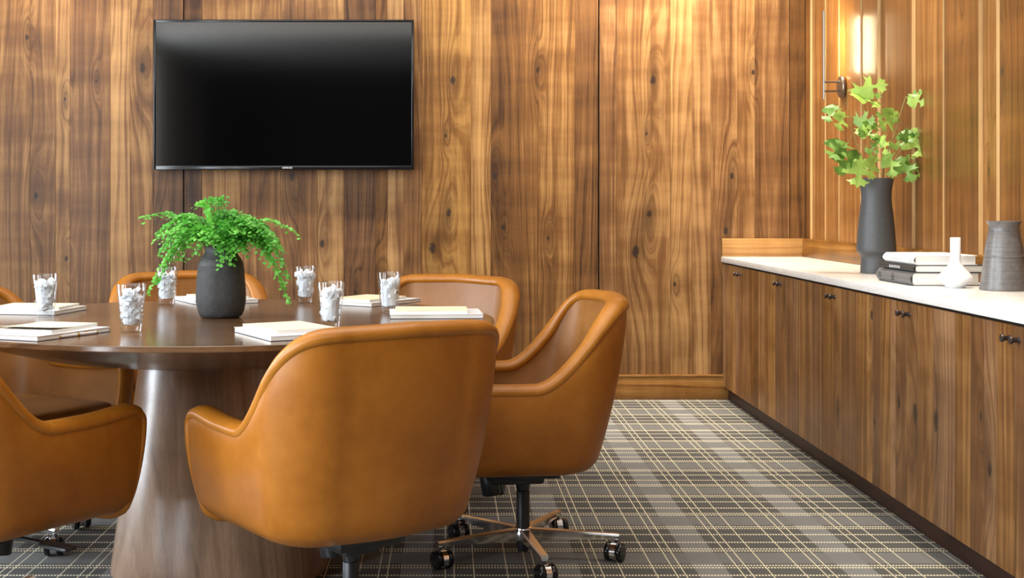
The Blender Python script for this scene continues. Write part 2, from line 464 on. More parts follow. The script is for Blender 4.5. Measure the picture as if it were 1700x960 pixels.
def make_clay(name, a, b, rings, rough=0.55):
    t = NT(name)
    P = t.n('ShaderNodeTexCoord').outputs['Object']
    s = t.n('ShaderNodeSeparateXYZ'); t.l(P, s.inputs[0])
    n = t.noise(P, 60.0, 4.0, 0.6)
    ln = t.noise(t.vmath('MULTIPLY', P, (1.5, 1.5, 260 if rings else 3)), 1.0 if rings else 40.0, 2.0)
    v = t.math('MULTIPLY_ADD', ln, 0.6, t.math('MULTIPLY', n, 0.4))
    t.l(t.ramp(v, [(0.3, a), (0.7, b)]), t.bsdf.inputs['Base Color']); t.set(Roughness=rough)
    t.bump(v, 0.3, 0.002)
    return t.m, t
M['slate_clay'] = make_clay('slate_grey_stoneware', (0.062, 0.064, 0.066), (0.078, 0.080, 0.082), False, 0.5)[0]
M['pewter_clay'] = make_clay('pewter_ringed_stoneware', (0.075, 0.068, 0.064), (0.17, 0.16, 0.155), True, 0.35)[0]

def make_ribbed():
    t = NT('black_ribbed_stoneware')
    P = t.n('ShaderNodeTexCoord').outputs['Object']
    s = t.n('ShaderNodeSeparateXYZ'); t.l(P, s.inputs[0])
    ang = t.math('ARCTAN2', s.outputs[1], s.outputs[0])
    rib = t.math('SINE', t.math('MULTIPLY', ang, 150.0)); hz = t.math('SINE', t.math('MULTIPLY', s.outputs[2], 1900.0))
    n = t.noise(P, 60.0, 3.0)
    body = t.math('LESS_THAN', s.outputs[2], 0.155)
    h = t.math('MULTIPLY', t.math('ADD', rib, t.math('MULTIPLY', hz, 0.45)), body)
    t.l(t.ramp(t.math('MULTIPLY_ADD', h, 0.16, t.math('MULTIPLY', n, 0.6)), [(0.1, (0.018, 0.017, 0.017)), (0.6, (0.052, 0.050, 0.048))]), t.bsdf.inputs['Base Color'])
    t.set(Roughness=0.62); t.bump(h, 0.5, 0.0012)
    return t.m
M['ribbed_clay'] = make_ribbed()

# ------------------------------------------------------------------ room shell
structure(box('floor', LEFT_X - 0.3, WALL_X + 0.3, REAR_Y - 0.2, WALL_Y + 0.3, -0.05, 0.0, M['carpet']), 'grey plaid carpet with cream stitched lines')
structure(box('ceiling', LEFT_X - 0.3, WALL_X + 0.3, REAR_Y - 0.2, WALL_Y + 0.3, CEIL_Z, CEIL_Z + 0.1, M['ceiling']))
structure(box('wall_rear', LEFT_X - 0.3, WALL_X + 0.3, REAR_Y - 0.2, REAR_Y, 0, CEIL_Z, M['dark_wall']))
wall_back = structure(box('wall_back', LEFT_X - 0.3, WALL_X + 0.3, WALL_Y + 0.014, WALL_Y + 0.25, 0, CEIL_Z, M['dark_gap']), 'back wall panelled in knotty walnut boards')
wall_right = structure(box('wall_right', WALL_X + 0.004, WALL_X + 0.25, REAR_Y, WALL_Y + 0.014, 0, CEIL_Z, M['dark_gap']), 'right wall panelled in stepped vertical walnut boards')
bm = bmesh.new()
add_box(bm, LEFT_X - 0.2, LEFT_X, REAR_Y, WALL_Y + 0.014, 0, WIN_Z[0]); add_box(bm, LEFT_X - 0.2, LEFT_X, REAR_Y, WALL_Y + 0.014, WIN_Z[1], CEIL_Z)
ys = [REAR_Y] + [v for w in WINDOWS for v in w] + [WALL_Y + 0.014]
for a, b in zip(ys[0::2], ys[1::2]): add_box(bm, LEFT_X - 0.2, LEFT_X, a, b, WIN_Z[0], WIN_Z[1])
structure(finish('wall_left', bm, M['plaster'], smooth=False))
for i, (a, b) in enumerate(WINDOWS):
    bm = bmesh.new()
    for (y0, y1, z0, z1) in ((a, a + .05, *WIN_Z), (b - .05, b, *WIN_Z), (a, b, WIN_Z[0], WIN_Z[0] + .05), (a, b, WIN_Z[1] - .05, WIN_Z[1]), ((a + b) / 2 - .02, (a + b) / 2 + .02, *WIN_Z)):
        add_box(bm, LEFT_X - 0.13, LEFT_X - 0.07, y0, y1, z0, z1)
    structure(finish('window_%d' % (i + 1), bm, M['window_paint'], smooth=False))

BASE_H = 0.137
def wx(x): return (x - VX) * WALL_Y / F
# back wall boards: boundary in photo px, tone, hue
BW = [(-420, .5, .5), (-350, .4, .4), (-280, .6, .5), (-200, .45, .4), (-130, .55, .5), (-60, .45, .4), (0, .53, .5), (50, .50, .45), (92, .60, .45), (116, .45, .4), (183, .64, .45), (216, .52, .5), (254, .34, .35), (305, .27, .6), (335, .50, .55), (400, .46, .5), (465, .38, .4), (495, .50, .45), (527, .60, .45), (571, .34, .35), (624, .38, .6), (643, .56, .4), (670, .42, .5), (700, .58, .75), (782, .62, .6), (815, .40, .6), (893, .46, .6), (955, .36, .5), (994, .48, .4), (1024, .52, .5), (1113, .62, .5), (1149, .56, .45), (1180, .46, .45), (1224, .54, .5), (1253, .44, .45), (1311, .40, .6), (1336.5, 0, 0)]
SEAMS = {305: .0035, 994: .004, 1311: .002}
for i in range(len(BW) - 1):
    x0, x1 = wx(BW[i][0]), wx(BW[i + 1][0])
    g0 = SEAMS.get(BW[i][0], 0.0003); g1 = SEAMS.get(BW[i + 1][0], 0.0003)
    dy = random.uniform(0, 0.0012)
    b = box('plank', x0 + g0, x1 - g1, WALL_Y - dy, WALL_Y + 0.014, BASE_H, CEIL_Z, M['wall_wood'], wall_back, bev=0.0008, seg=1)
    b.color = (0.48 + (BW[i][1] - 0.49) * 1.5, (i * 0.37) % 1.0, BW[i][2], 1)

CAB_X = 1.525            # door faces of the credenza
COUNTER_Z = 0.789
o = box('baseboard_back', LEFT_X, CAB_X + 0.14, WALL_Y - 0.016, WALL_Y, 0, BASE_H - 0.012, M['board_x'], bev=0.001); o.color = (.52, .3, .7, 1); structure(o)
c = box('cap_strip', LEFT_X, CAB_X + 0.14, WALL_Y - 0.020, WALL_Y, BASE_H - 0.012, BASE_H, M['board_x'], o, bev=0.003); c.color = (.60, .6, .6, 1)

# right wall: wedge boards, each standing proud at its near edge
RAIL_Z = 0.8895
RW = [(1337, .0), (1349, .012), (1371, .005), (1394, .005), (1431, .007), (1462, .014), (1520, .015), (1568, .006), (1632, .016), (1660, .012), (1722, .006), (1770, .014), (1850, .006), (1930, .015), (2060, .008), (2200, .014), (2400, .008), (2700, .014), (3100, .01), (3800, .014), (5200, .01)]
def wd(x): return WALL_X * F / (x - VX)
TONES = [.30, .40, .42, .44, .40, .42, .45, .36, .44, .30, .40, .36, .46, .4, .5, .38, .44, .4, .46, .42]
for i in range(len(RW) - 1):
    y1, y0 = min(wd(RW[i][0]), WALL_Y - 0.002), wd(RW[i + 1][0]); t = RW[i + 1][1]
    bm = bmesh.new()
    xw = WALL_X + 0.004
    co = [(xw, y0), (xw - 0.005 - t, y0), (xw - 0.005, y1 - .0006), (xw, y1 - .0006)]
    lo = [bm.verts.new((x, y, RAIL_Z)) for x, y in co]; hi = [bm.verts.new((x, y, CEIL_Z)) for x, y in co]
    for k in range(4): bm.faces.new((lo[k], lo[(k + 1) % 4], hi[(k + 1) % 4], hi[k]))
    bm.faces.new(hi); bm.faces.new(list(reversed(lo)))
    bmesh.ops.recalc_face_normals(bm, faces=bm.faces)
    b = finish('plank', bm, M['side_wood'], wall_right, smooth=False); b.color = (TONES[i], (i * 0.29 + .13) % 1, .55, 1)
    b.data.materials.append(M['sapwood'])        # the pale edge that stands proud
    for p in b.data.polygons:
        if p.normal.y < -0.9: p.material_index = 1
# splash boards above the worktop
o = box('trim_1', 1.519, WALL_X - 0.020, WALL_Y - 0.020, WALL_Y - 0.002, COUNTER_Z, RAIL_Z, M['board_x'], bev=0.0012); o.color = (.72, .8, .6, 1); structure(o, 'walnut splash board across the end of the worktop')
o = box('trim_2', WALL_X - 0.020, WALL_X + 0.004, 1.2, WALL_Y - 0.002, COUNTER_Z, RAIL_Z, M['board_y'], bev=0.0012); o.color = (.46, .2, .8, 1); structure(o, 'walnut splash board along the right wall')

# ------------------------------------------------------------------ television
def television():
    x0, x1 = px(255, 0, 7.10).x, px(687, 0, 7.10).x
    z1, z0 = px(0, 33, 7.10).z, px(0, 282, 7.10).z
    cx, cz = (x0 + x1) / 2, (z0 + z1) / 2
    t = thing('television', 'large flat black television hung on the walnut wall', 'television', (cx, WALL_Y - 0.002, z0))
    hw, hh = (x1 - x0) / 2, (z1 - z0) / 2
    def b(name, a, bb, c, d, e, f, m, bev=0.0):
        return box(name, a, bb, c, d, e, f, m, t, bev)
    b('housing', -hw, hw, -0.062, -0.022, 0, 2 * hh, M['black_matte'], 0.004)
    b('wall_bracket', -0.3, 0.3, -0.022, 0, hh - 0.2, hh + 0.2, M['black_matte'])
    bz = 0.013
    bm = bmesh.new()
    for (a, bb, e, f) in ((-hw, -hw + bz, 0, 2 * hh), (hw - bz, hw, 0, 2 * hh), (-hw + bz, hw - bz, 0, 0.022), (-hw + bz, hw - bz, 2 * hh - bz, 2 * hh)):
        add_box(bm, a, bb, -0.070, -0.062, e, f, 0.002)
    finish('bezel', bm, M['black_gloss'], t)
    b('screen', -hw + bz, hw - bz, -0.066, -0.062, 0.022, 2 * hh - bz, M['screen'])
    cu = bpy.data.curves.new('logo', 'FONT'); cu.body = 'SAMSUNG'; cu.size = 0.0125; cu.align_x = 'CENTER'; cu.extrude = 0.0003; cu.offset = 0.0003
    lo = bpy.data.objects.new('logo', cu); C.objects.link(lo); lo.parent = t; lo.location = (px(477, 0, 7.09).x - cx, -0.0704, 0.0065); lo.rotation_euler = (R(90), 0, 0)
    cu.materials.append(M['logo']); cu.space_character = 0.95
    to_mesh(lo)
    return t
television()

# ------------------------------------------------------------------ credenza: six cabinets, worktop
UNIT = 0.818
def cabinet(y1, idx, label):
    y0 = y1 - UNIT
    t = thing('credenza_cabinet', label, 'cabinet', (CAB_X + 0.02, (y0 + y1) / 2, 0), 0, 'walnut cabinets of the long credenza')
    def L(o):
        o.parent = t; o.matrix_parent_inverse = Matrix.Translation(-Vector(t.location)); return o
    z0, z1 = 0.0735, 0.7596
    L(box('carcass', CAB_X + 0.021, WALL_X - 0.002, y0 + .0005, y1 - .0005, z0, z1 - 0.001, M['dark_gap']))
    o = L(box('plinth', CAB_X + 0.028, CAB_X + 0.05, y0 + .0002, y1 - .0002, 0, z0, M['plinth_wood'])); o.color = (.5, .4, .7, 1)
    rnd = random.Random(idx * 11 + 3)
    for s in (0, 1):
        a, b = y0 + s * UNIT / 2 + .0014, y0 + (s + 1) * UNIT / 2 - .0014
        door = L(box('door', CAB_X + 0.006, CAB_X + 0.020, a, b, z0, z1 - 0.010, M['door_wood'])); door.color = (.3, rnd.random(), .5, 1)
        n = rnd.choice((3, 4, 4, 5)); cuts = sorted([a, b] + [a + (b - a) * (k + rnd.uniform(-.3, .3)) / n for k in range(1, n)])
        for k in range(n):
            g0 = 0.0 if k == 0 else 0.00025; g1 = 0.0 if k == n - 1 else 0.00025
            st = box('stave', CAB_X, CAB_X + 0.006, cuts[k] + g0, cuts[k + 1] - g1, z0, z1 - 0.010, M['door_wood'], door, bev=0.0006, seg=1)
            st.matrix_parent_inverse = door.matrix_parent_inverse.copy() if False else Matrix.Identity(4)
            st.color = (rnd.uniform(.30, .66), rnd.random(), rnd.uniform(.3, .8), 1)
        ky = (b - 0.026) if s == 0 else (a + 0.026)
        kz = 0.713
        bm = bmesh.new()
        Mx = Matrix.Translation((CAB_X, ky, kz)) @ Matrix.Rotation(R(-90), 4, 'Y')
        add_lathe(bm, [(0.0085, 0.0), (0.0075, 0.002), (0.0062, 0.010), (0.0066, 0.016), (0.0105, 0.020), (0.0112, 0.023), (0.0105, 0.0255)], 20, Mx)
        bmesh.ops.recalc_face_normals(bm, faces=bm.faces)
        finish('knob', bm, M['bronze'], door)
    return t
CAB_LABELS = ['walnut cabinet of the credenza furthest from the camera, against the back wall', 'second walnut cabinet of the credenza from the back wall',
              'third walnut cabinet of the credenza from the back wall, near the oak leaf vase', 'fourth walnut cabinet of the credenza, with large knots low on its door, below the books',
              'fifth walnut cabinet of the credenza, cut off by the right picture edge', 'nearest walnut cabinet of the credenza, beyond the right picture edge']
for k in range(6): cabinet(WALL_Y - 0.002 - k * UNIT, k, CAB_LABELS[k])
ct = box('worktop', 1.512, WALL_X - 0.020, WALL_Y - 6 * UNIT - 0.01, WALL_Y - 0.020, 0.7602, COUNTER_Z, M['marble'], bev=0.0015)
tag(ct, 'long white marble worktop lying over the walnut credenza', 'worktop')

# ------------------------------------------------------------------ wall sconce
def sconce():
    d = 6.46; X = WALL_X - 0.012
    zc = px(0, 144, d).z
    t = thing('wall_sconce', 'slim brushed metal wall lamp, an upright rod lit toward the walnut wall', 'lamp', (X, d, zc))
    bm = bmesh.new(); add_lathe(bm, [(0.056, 0.0), (0.056, 0.008), (0.053, 0.011)], 40, Matrix.Rotation(R(-90), 4, 'Y'))
    bmesh.ops.recalc_face_normals(bm, faces=bm.faces); finish('wall_plate', bm, M['nickel'], t)
    rx = px(1368.5, 0, d).x - X
    z0, z1 = px(0, 165, d).z - zc, px(0, 18, d).z - zc
    bm = bmesh.new()      # the rod is a channel, open toward the wall
    prof = [(0.0088 * math.cos(R(a)), 0.0088 * math.sin(R(a))) for a in range(84, 277, 12)] + [(0.0074 * math.cos(R(a)), 0.0074 * math.sin(R(a))) for a in range(276, 83, -12)]
    lo = [bm.verts.new((rx + a, b, z0)) for a, b in prof]; hi = [bm.verts.new((rx + a, b, z1)) for a, b in prof]
    for k in range(len(prof)): bm.faces.new((lo[k], lo[(k + 1) % len(prof)], hi[(k + 1) % len(prof)], hi[k]))
    bm.faces.new(hi); bm.faces.new(list(reversed(lo)))
    bmesh.ops.recalc_face_normals(bm, faces=bm.faces)
    finish('rod', bm, M['nickel'], t)
    for y in (136, 151.5):
        z = px(0, y, d).z - zc
        bm = bmesh.new(); add_tube(bm, [(rx, 0, z), (-0.01, 0, z)], 0.0055, 12); finish('bracket_arm', bm, M['nickel'], t)
    t2 = NT('sconce_led'); em = t2.n('ShaderNodeEmission'); em.inputs[0].default_value = (1.0, 0.80, 0.48, 1); em.inputs[1].default_value = 330.0
    t2.l(em.outputs[0], t2.out.inputs[0])
    bm = bmesh.new(); add_box(bm, rx - 0.0015, rx + 0.0003, -0.0050, 0.0050, 0.070, z1 - 0.03); finish('light_strip', bm, t2.m, t)
    return t
sconce()

# ------------------------------------------------------------------ table
TX, TY = -0.6675, 3.817
TABLE_Z = 0.74
def table():
    t = thing('conference_table', 'dark walnut round table on a broad tapering pedestal', 'table', (TX, TY, 0))
    bm = bmesh.new()
    rim = 0.787
    prof = [(0.22, 0.618), (0.36, 0.628), (0.52, 0.652), (0.66, 0.690), (0.735, 0.714), (rim - .006, 0.7235), (rim - .001, 0.725), (rim, 0.727), (rim, 0.7375), (rim - .001, 0.7392), (rim - .0025, 0.74)]
    add_lathe(bm, prof, 128)
    for v in bm.verts:
        v.co.x *= 1.024; v.co.y *= 0.977
    bmesh.ops.recalc_face_normals(bm, faces=bm.faces)
    o = finish('tabletop', bm, M['table_wood'], t, sharp=25); o.color = (.5, .33, .5, 1)
    bm = bmesh.new()
    add_lathe(bm, [(0.300, 0.0), (0.309, 0.004), (0.314, 0.016), (0.3135, 0.030), (0.273, 0.32), (0.2326, 0.62)], 96, None, True, False)
    bmesh.ops.recalc_face_normals(bm, faces=bm.faces)
    p = finish('pedestal', bm, M['pedestal_wood'], t); p.color = (.5, .7, .35, 1)
    return t
table()

# ------------------------------------------------------------------ swivel chairs
def plan(a, af, yf, yb, rc, bow):
    L = []
    for i in range(16):
        u = i / 16; L.append((-(af + (a - af) * math.sin(u * math.pi / 2)), yf + (yb + rc - yf) * u))
    for i in range(12):
        an = math.pi + (math.pi / 2) * i / 12
        L.append((-a + rc + rc * math.cos(an), yb + rc + rc * math.sin(an)))
    for i in range(8):
        u = i / 8; x = (-a + rc) * (1 - u)
        L.append((x, yb - bow * (1 - (1 - u) ** 2)))
    half = L
    full = half + [(0, yb - bow)] + [(-x, y) for x, y in reversed(half)]
    return [Vector((x, y, 0)) for x, y in full]

def inward(path):
    out = []
    for i in range(len(path)):
        t = path[min(i + 1, len(path) - 1)] - path[max(i - 1, 0)]
        n = Vector((-t.y, t.x, 0)).normalized()      # left of travel direction (front-left -> back -> front-right) is inward
        out.append(n)
    return out

def smooth01(u):
    u = max(0.0, min(1.0, u)); return u * u * (3 - 2 * u)

SEAT_TH = 0.050
def build_chair(first):
    t = thing('swivel_chair', first, 'chair')
    rim = plan(0.312, 0.300, 0.300, -0.285, 0.150, 0.022)
    bot = plan(0.272, 0.276, 0.282, -0.200, 0.140, 0.018)
    inn = inward(rim)
    N = len(rim)
    zr = []
    for p in rim:
        u = smooth01((0.012 - p.y) / 0.300)
        z = 0.548 + 0.236 * u + 0.010 * smooth01((p.y - 0.12) / 0.18) + 0.008 * (1 - min(1, abs(p.x) / 0.3)) * (1 if p.y < -.2 else 0)
        zr.append(z)
    ZB = 0.325
    def outer(i, tt):
        b, r = bot[i], rim[i]
        p = b.lerp(r, tt ** 0.9) - inn[i] * (0.010 * math.sin(math.pi * tt)) + inn[i] * (0.006 * smooth01((tt - .86) / .14))
        return Vector((p.x, p.y, ZB + (zr[i] - ZB) * tt))
    # outer shell with rounded bottom
    bm = bmesh.new(); rings = []
    cen = Vector((0, 0.02, 0))
    for (ins, z, wrap) in ((0.16, 0.290, True), (0.07, 0.290, True), (0.044, 0.292, True), (0.021, 0.301, True), (0.006, 0.317, True)):
        rings.append(([bm.verts.new(Vector((*(bot[i] + inn[i] * ins).xy, z)) if True else 0) for i in range(N)], wrap))
    T = 14
    for k in range(T + 1):
        rings.append(([bm.verts.new(outer(i, k / T)) for i in range(N)], False))
    for r in range(len(rings) - 1):
        A, wA = rings[r]; B, _ = rings[r + 1]
        for i in range(N - 1): bm.faces.new((A[i], A[i + 1], B[i + 1], B[i]))
        if wA and r < 5: bm.faces.new((A[N - 1], A[0], B[0], B[N - 1]))
    bm.faces.new(rings[0][0])
    bmesh.ops.recalc_face_normals(bm, faces=bm.faces)
    finish('shell', bm, M['leather'], t, sharp=60)
    # inner lining
    bm = bmesh.new(); rings = []
    def inner(i, tt): return outer(i, tt) + inn[i] * (SEAT_TH + 0.02 * (1 - tt))
    for k in range(11):
        tt = 0.05 + 0.95 * k / 10
        rings.append([bm.verts.new(inner(i, tt)) for i in range(N)])
    for A, B in zip(rings, rings[1:]):
        for i in range(N - 1): bm.faces.new((A[i], B[i], B[i + 1], A[i + 1]))
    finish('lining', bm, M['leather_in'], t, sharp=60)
    # padded edge roll all round the opening
    loop = []
    front = [(0.5 * (outer(0, tt) + inner(0, tt)) + Vector((0, 0.004, 0)), Vector((1, 0, 0))) for tt in (0.06, 0.22, 0.4, 0.6, 0.78, 0.93)]
    bottom_l = [(Vector((0.0, 0.258, 0.298)), Vector((0, 0, 1))), (Vector((-0.12, 0.258, 0.298)), Vector((0, 0, 1))), (Vector((-0.205, 0.262, 0.299)), Vector((0.25, 0, .97))), (Vector((-0.238, 0.268, 0.307)), Vector((0.7, 0, .7)))]
    loop += bottom_l + front
    for i in range(1, N - 1):
        loop.append((0.5 * (outer(i, 1) + inner(i, 1)) + Vector((0, 0, -0.004)), inn[i].copy()))
    loop += [(Vector((-p.x, p.y, p.z)), Vector((-w.x, w.y, w.z)) if abs(w.x) > .5 else Vector((-w.x, w.y, w.z))) for p, w in reversed(front + [])]
    loop += [(Vector((-p.x, p.y, p.z)), Vector((-w.x, w.y, w.z))) for p, w in reversed(bottom_l[1:])]
    for it in range(2):
        L2 = []
        for i in range(len(loop)):
            p, w = loop[i]; q, v = loop[(i + 1) % len(loop)]
            L2.append((p.lerp(q, .25), w.lerp(v, .25))); L2.append((p.lerp(q, .75), w.lerp(v, .75)))
        loop = L2
    bm = bmesh.new(); rings = []
    n = 14
    for i in range(len(loop)):
        p, w = loop[i]; tg = (loop[(i + 1) % len(loop)][0] - loop[i - 1][0]).normalized()
        w = (w - tg * w.dot(tg)).normalized(); u = tg.cross(w).normalized()
        low = smooth01((0.40 - p.z) / 0.06)
        up = smooth01((abs(tg.z) - 0.5) / 0.35) * smooth01((p.y - 0.1) / 0.1)
        a, b = 0.034 - 0.007 * low * (1 - up), 0.0205 - 0.0065 * max(low, up)
        rings.append([bm.verts.new(p + w * a * math.cos(2 * math.pi * k / n) + u * b * math.sin(2 * math.pi * k / n)) for k in range(n)])
    for i in range(len(rings)):
        A, B = rings[i], rings[(i + 1) % len(rings)]
        for k in range(n): bm.faces.new((A[k], A[(k + 1) % n], B[(k + 1) % n], B[k]))
    bmesh.ops.recalc_face_normals(bm, faces=bm.faces)
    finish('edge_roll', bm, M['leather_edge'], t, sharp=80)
    # seat cushion
    base = [inner(i, 0.25) for i in range(N)]
    base = [Vector((p.x * 1.0, p.y, 0)) for p in base]
    fl, fr = Vector((-0.235, 0.285, 0)), Vector((0.235, 0.285, 0))
    outl = [p for p in base if p.y < 0.24]
    outl = [Vector((-0.225, 0.288, 0))] + outl + [Vector((0.225, 0.288, 0)), Vector((0.1, 0.297, 0)), Vector((-0.1, 0.297, 0))]
    cc = Vector((0, 0.02, 0))
    bm = bmesh.new(); rings = []
    for (k, z) in ((0.97, 0.345), (1.0, 0.36), (1.0, 0.415), (0.97, 0.432), (0.88, 0.441), (0.6, 0.449), (0.25, 0.452)):
        rings.append([bm.verts.new(Vector((*(cc + (p - cc) * k).xy, z))) for p in outl])
    for A, B in zip(rings, rings[1:]):
        for i in range(len(outl)): bm.faces.new((A[i], A[(i + 1) % len(outl)], B[(i + 1) % len(outl)], B[i]))
    bm.faces.new(rings[-1]); bm.faces.new(list(reversed(rings[0])))
    bmesh.ops.recalc_face_normals(bm, faces=bm.faces)
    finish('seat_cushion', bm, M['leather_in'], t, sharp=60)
    # tilt mechanism, tension knob, lever
    bm = bmesh.new()
    add_box(bm, -0.085, 0.085, -0.10, 0.125, 0.252, 0.2915, 0.005)
    add_box(bm, -0.05, 0.05, -0.06, 0.10, 0.228, 0.256, 0.010)
    add_lathe(bm, [(0.020, 0.205), (0.024, 0.225), (0.024, 0.275)], 20)
    bmesh.ops.recalc_face_normals(bm, faces=bm.faces)
    finish('tilt_mechanism', bm, M['black_matte'], t)
    bm = bmesh.new()
    tilt = Matrix.Translation((0, 0.112, 0.288)) @ Matrix.Rotation(R(-9), 4, 'X')
    add_lathe(bm, [(0.026, -0.098), (0.0285, -0.094), (0.030, -0.03), (0.024, -0.022), (0.022, 0.0)], 24, tilt)
    bmesh.ops.recalc_face_normals(bm, faces=bm.faces)
    finish('tension_knob', bm, M['black_matte'], t)
    bm = bmesh.new()
    add_tube(bm, [(0.06, 0.02, 0.272), (0.18, 0.03, 0.268), (0.24, 0.035, 0.266)], 0.006, 10)
    add_box(bm, 0.235, 0.335, 0.018, 0.056, 0.260, 0.270, 0.0045)
    finish('lever', bm, M['black_matte'], t)
    # column and star base
    bm = bmesh.new(); add_lathe(bm, [(0.0135, 0.195), (0.0135, 0.23)], 20); add_lathe(bm, [(0.021, 0.082), (0.021, 0.198), (0.019, 0.202)], 24); add_lathe(bm, [(0.017, 0.018), (0.019, 0.03), (0.019, 0.06)], 20)
    bmesh.ops.recalc_face_normals(bm, faces=bm.faces)
    finish('gas_column', bm, M['black_matte'], t)
    hub = lathe('hub', [(0.024, 0.050), (0.030, 0.054), (0.032, 0.075), (0.028, 0.086), (0.0275, 0.090), (0.024, 0.092)], M['chrome'], t, 32)
    return t, hub

def build_base_parts(t, ang0):
    """five arms with twin-wheel casters; the first chair builds the meshes, the others share them"""
    bm = bmesh.new()
    secs = [(0.018, 0.017, 0.052, 0.088), (0.10, 0.015, 0.055, 0.0865), (0.22, 0.0125, 0.062, 0.083), (0.292, 0.0115, 0.064, 0.0805)]
    rings = []
    for (r, hw, z0, z1) in secs:
        rings.append([bm.verts.new((r, y, z)) for y, z in ((-hw * .72, z0), (hw * .72, z0), (hw, z1 - .004), (hw * .8, z1), (-hw * .8, z1), (-hw, z1 - .004))])
    for A, B in zip(rings, rings[1:]):
        for k in range(6): bm.faces.new((A[k], A[(k + 1) % 6], B[(k + 1) % 6], B[k]))
    bm.faces.new(list(reversed(rings[0]))); bm.faces.new(rings[-1])
    bmesh.ops.recalc_face_normals(bm, faces=bm.faces)
    es = [e for e in bm.edges if e.calc_face_angle(0) > 0.5]
    bmesh.ops.bevel(bm, geom=es, offset=0.0015, segments=2, affect='EDGES')
    arm = finish('leg', bm, M['chrome'], t, sharp=35); arm.rotation_euler.z = ang0
    # caster, centred at its own stem
    bm = bmesh.new()
    add_lathe(bm, [(0.0055, 0.050), (0.0055, 0.066)], 12)
    add_box(bm, -0.022, 0.016, -0.0085, 0.0085, 0.026, 0.0545, 0.005)
    bmesh.ops.recalc_face_normals(bm, faces=bm.faces)
    cas = finish('caster', bm, M['black_matte'], t)
    Rx = Matrix.Rotation(R(90), 4, 'X')
    for s in (-1, 1):
        bm = bmesh.new()
        prof = [(0.018, -0.009), (0.0255, -0.0082), (0.0285, -0.005), (0.029, 0.0), (0.0285, 0.005), (0.0255, 0.0082), (0.018, 0.009)]
        add_lathe(bm, prof, 28, Matrix.Translation((-0.012, s * 0.0185, 0.029)) @ Rx)
        bmesh.ops.recalc_face_normals(bm, faces=bm.faces)
        finish('wheel', bm, M['black_gloss'], cas)
    bm = bmesh.new()        # chrome hood band between the wheels
    n = 22
    ringsA = []
    for k in range(n + 1):
        an = R(-40) + R(260) * k / n
        ro, ri = 0.0275, 0.0235
        c, s = math.cos(an), math.sin(an)
        ringsA.append([bm.verts.new((-0.012 + r * c, y, 0.0295 + r * s)) for r, y in ((ro, -0.0088), (ro, 0.0088), (ri, 0.0088), (ri, -0.0088))])
    for A, B in zip(ringsA, ringsA[1:]):
        for k in range(4): bm.faces.new((A[k], A[(k + 1) % 4], B[(k + 1) % 4], B[k]))
    bm.faces.new(ringsA[0]); bm.faces.new(list(reversed(ringsA[-1])))
    bmesh.ops.recalc_face_normals(bm, faces=bm.faces)
    finish('hood_band', bm, M['chrome'], cas)
    return arm, cas

CHAIRS = [  # x, y, facing (deg from +X), base star angle (deg), label
    (0.232, 3.957, 186, 63, 'tan leather swivel chair right of the table, seen side on, whole chrome base showing'),
    (-0.235, 3.170, 124, 68, 'tan leather swivel chair nearest the camera, broad back toward us, in front of the table'),
    (-1.182, 3.190, 57, 76, 'tan leather swivel chair in the left foreground, cut off by the left picture edge'),
    (-1.440, 4.130, -28, 39, 'tan leather swivel chair at the far left, its glossy inside showing below the tabletop'),
    (-0.985, 5.010, -75, 20, 'tan leather swivel chair under the television, half hidden behind the table and fern vase'),
    (-0.090, 4.777, 239, 10, 'tan leather swivel chair behind the right rim of the table, its inner back facing us'),
]
chair0, hub0 = build_chair(CHAIRS[0][4])
arm0, cas0 = build_base_parts(chair0, 0)
def place_chair(t, arm, cas, spec, first):
    x, y, face, star, label = spec
    t.location = (x, y, 0); t.rotation_euler = (0, 0, R(face - 90)); t['label'] = label; t['group'] = 'leather swivel chairs around the table'
    rnd = random.Random(int(x * 1000) + 5)
    for k in range(5):
        a = R(star + 72 * k - (face - 90))
        A = arm if k == 0 else copy_tree(arm, t)
        A.rotation_euler.z = a
        Cc = cas if k == 0 else copy_tree(cas, t)
        Cc.location = (0.283 * math.cos(a), 0.283 * math.sin(a), 0)
        Cc.rotation_euler.z = R(90 + rnd.uniform(-32, 32) - (face - 90))
protos = []
for spec in CHAIRS[1:]:
    c = copy_tree(chair0)
    protos.append((c, [o for o in c.children if o.name.startswith('leg')][0], [o for o in c.children if o.name.startswith('caster')][0], spec))
place_chair(chair0, arm0, cas0, CHAIRS[0], True)
for (c, a, k, spec) in protos: place_chair(c, a, k, spec, False)

# ------------------------------------------------------------------ things on the table
def table_pt(x, y): # photo px on the table surface
    d = F * (EYE - TABLE_Z) / (y - VY)
    return (x - VX) * d / F, d

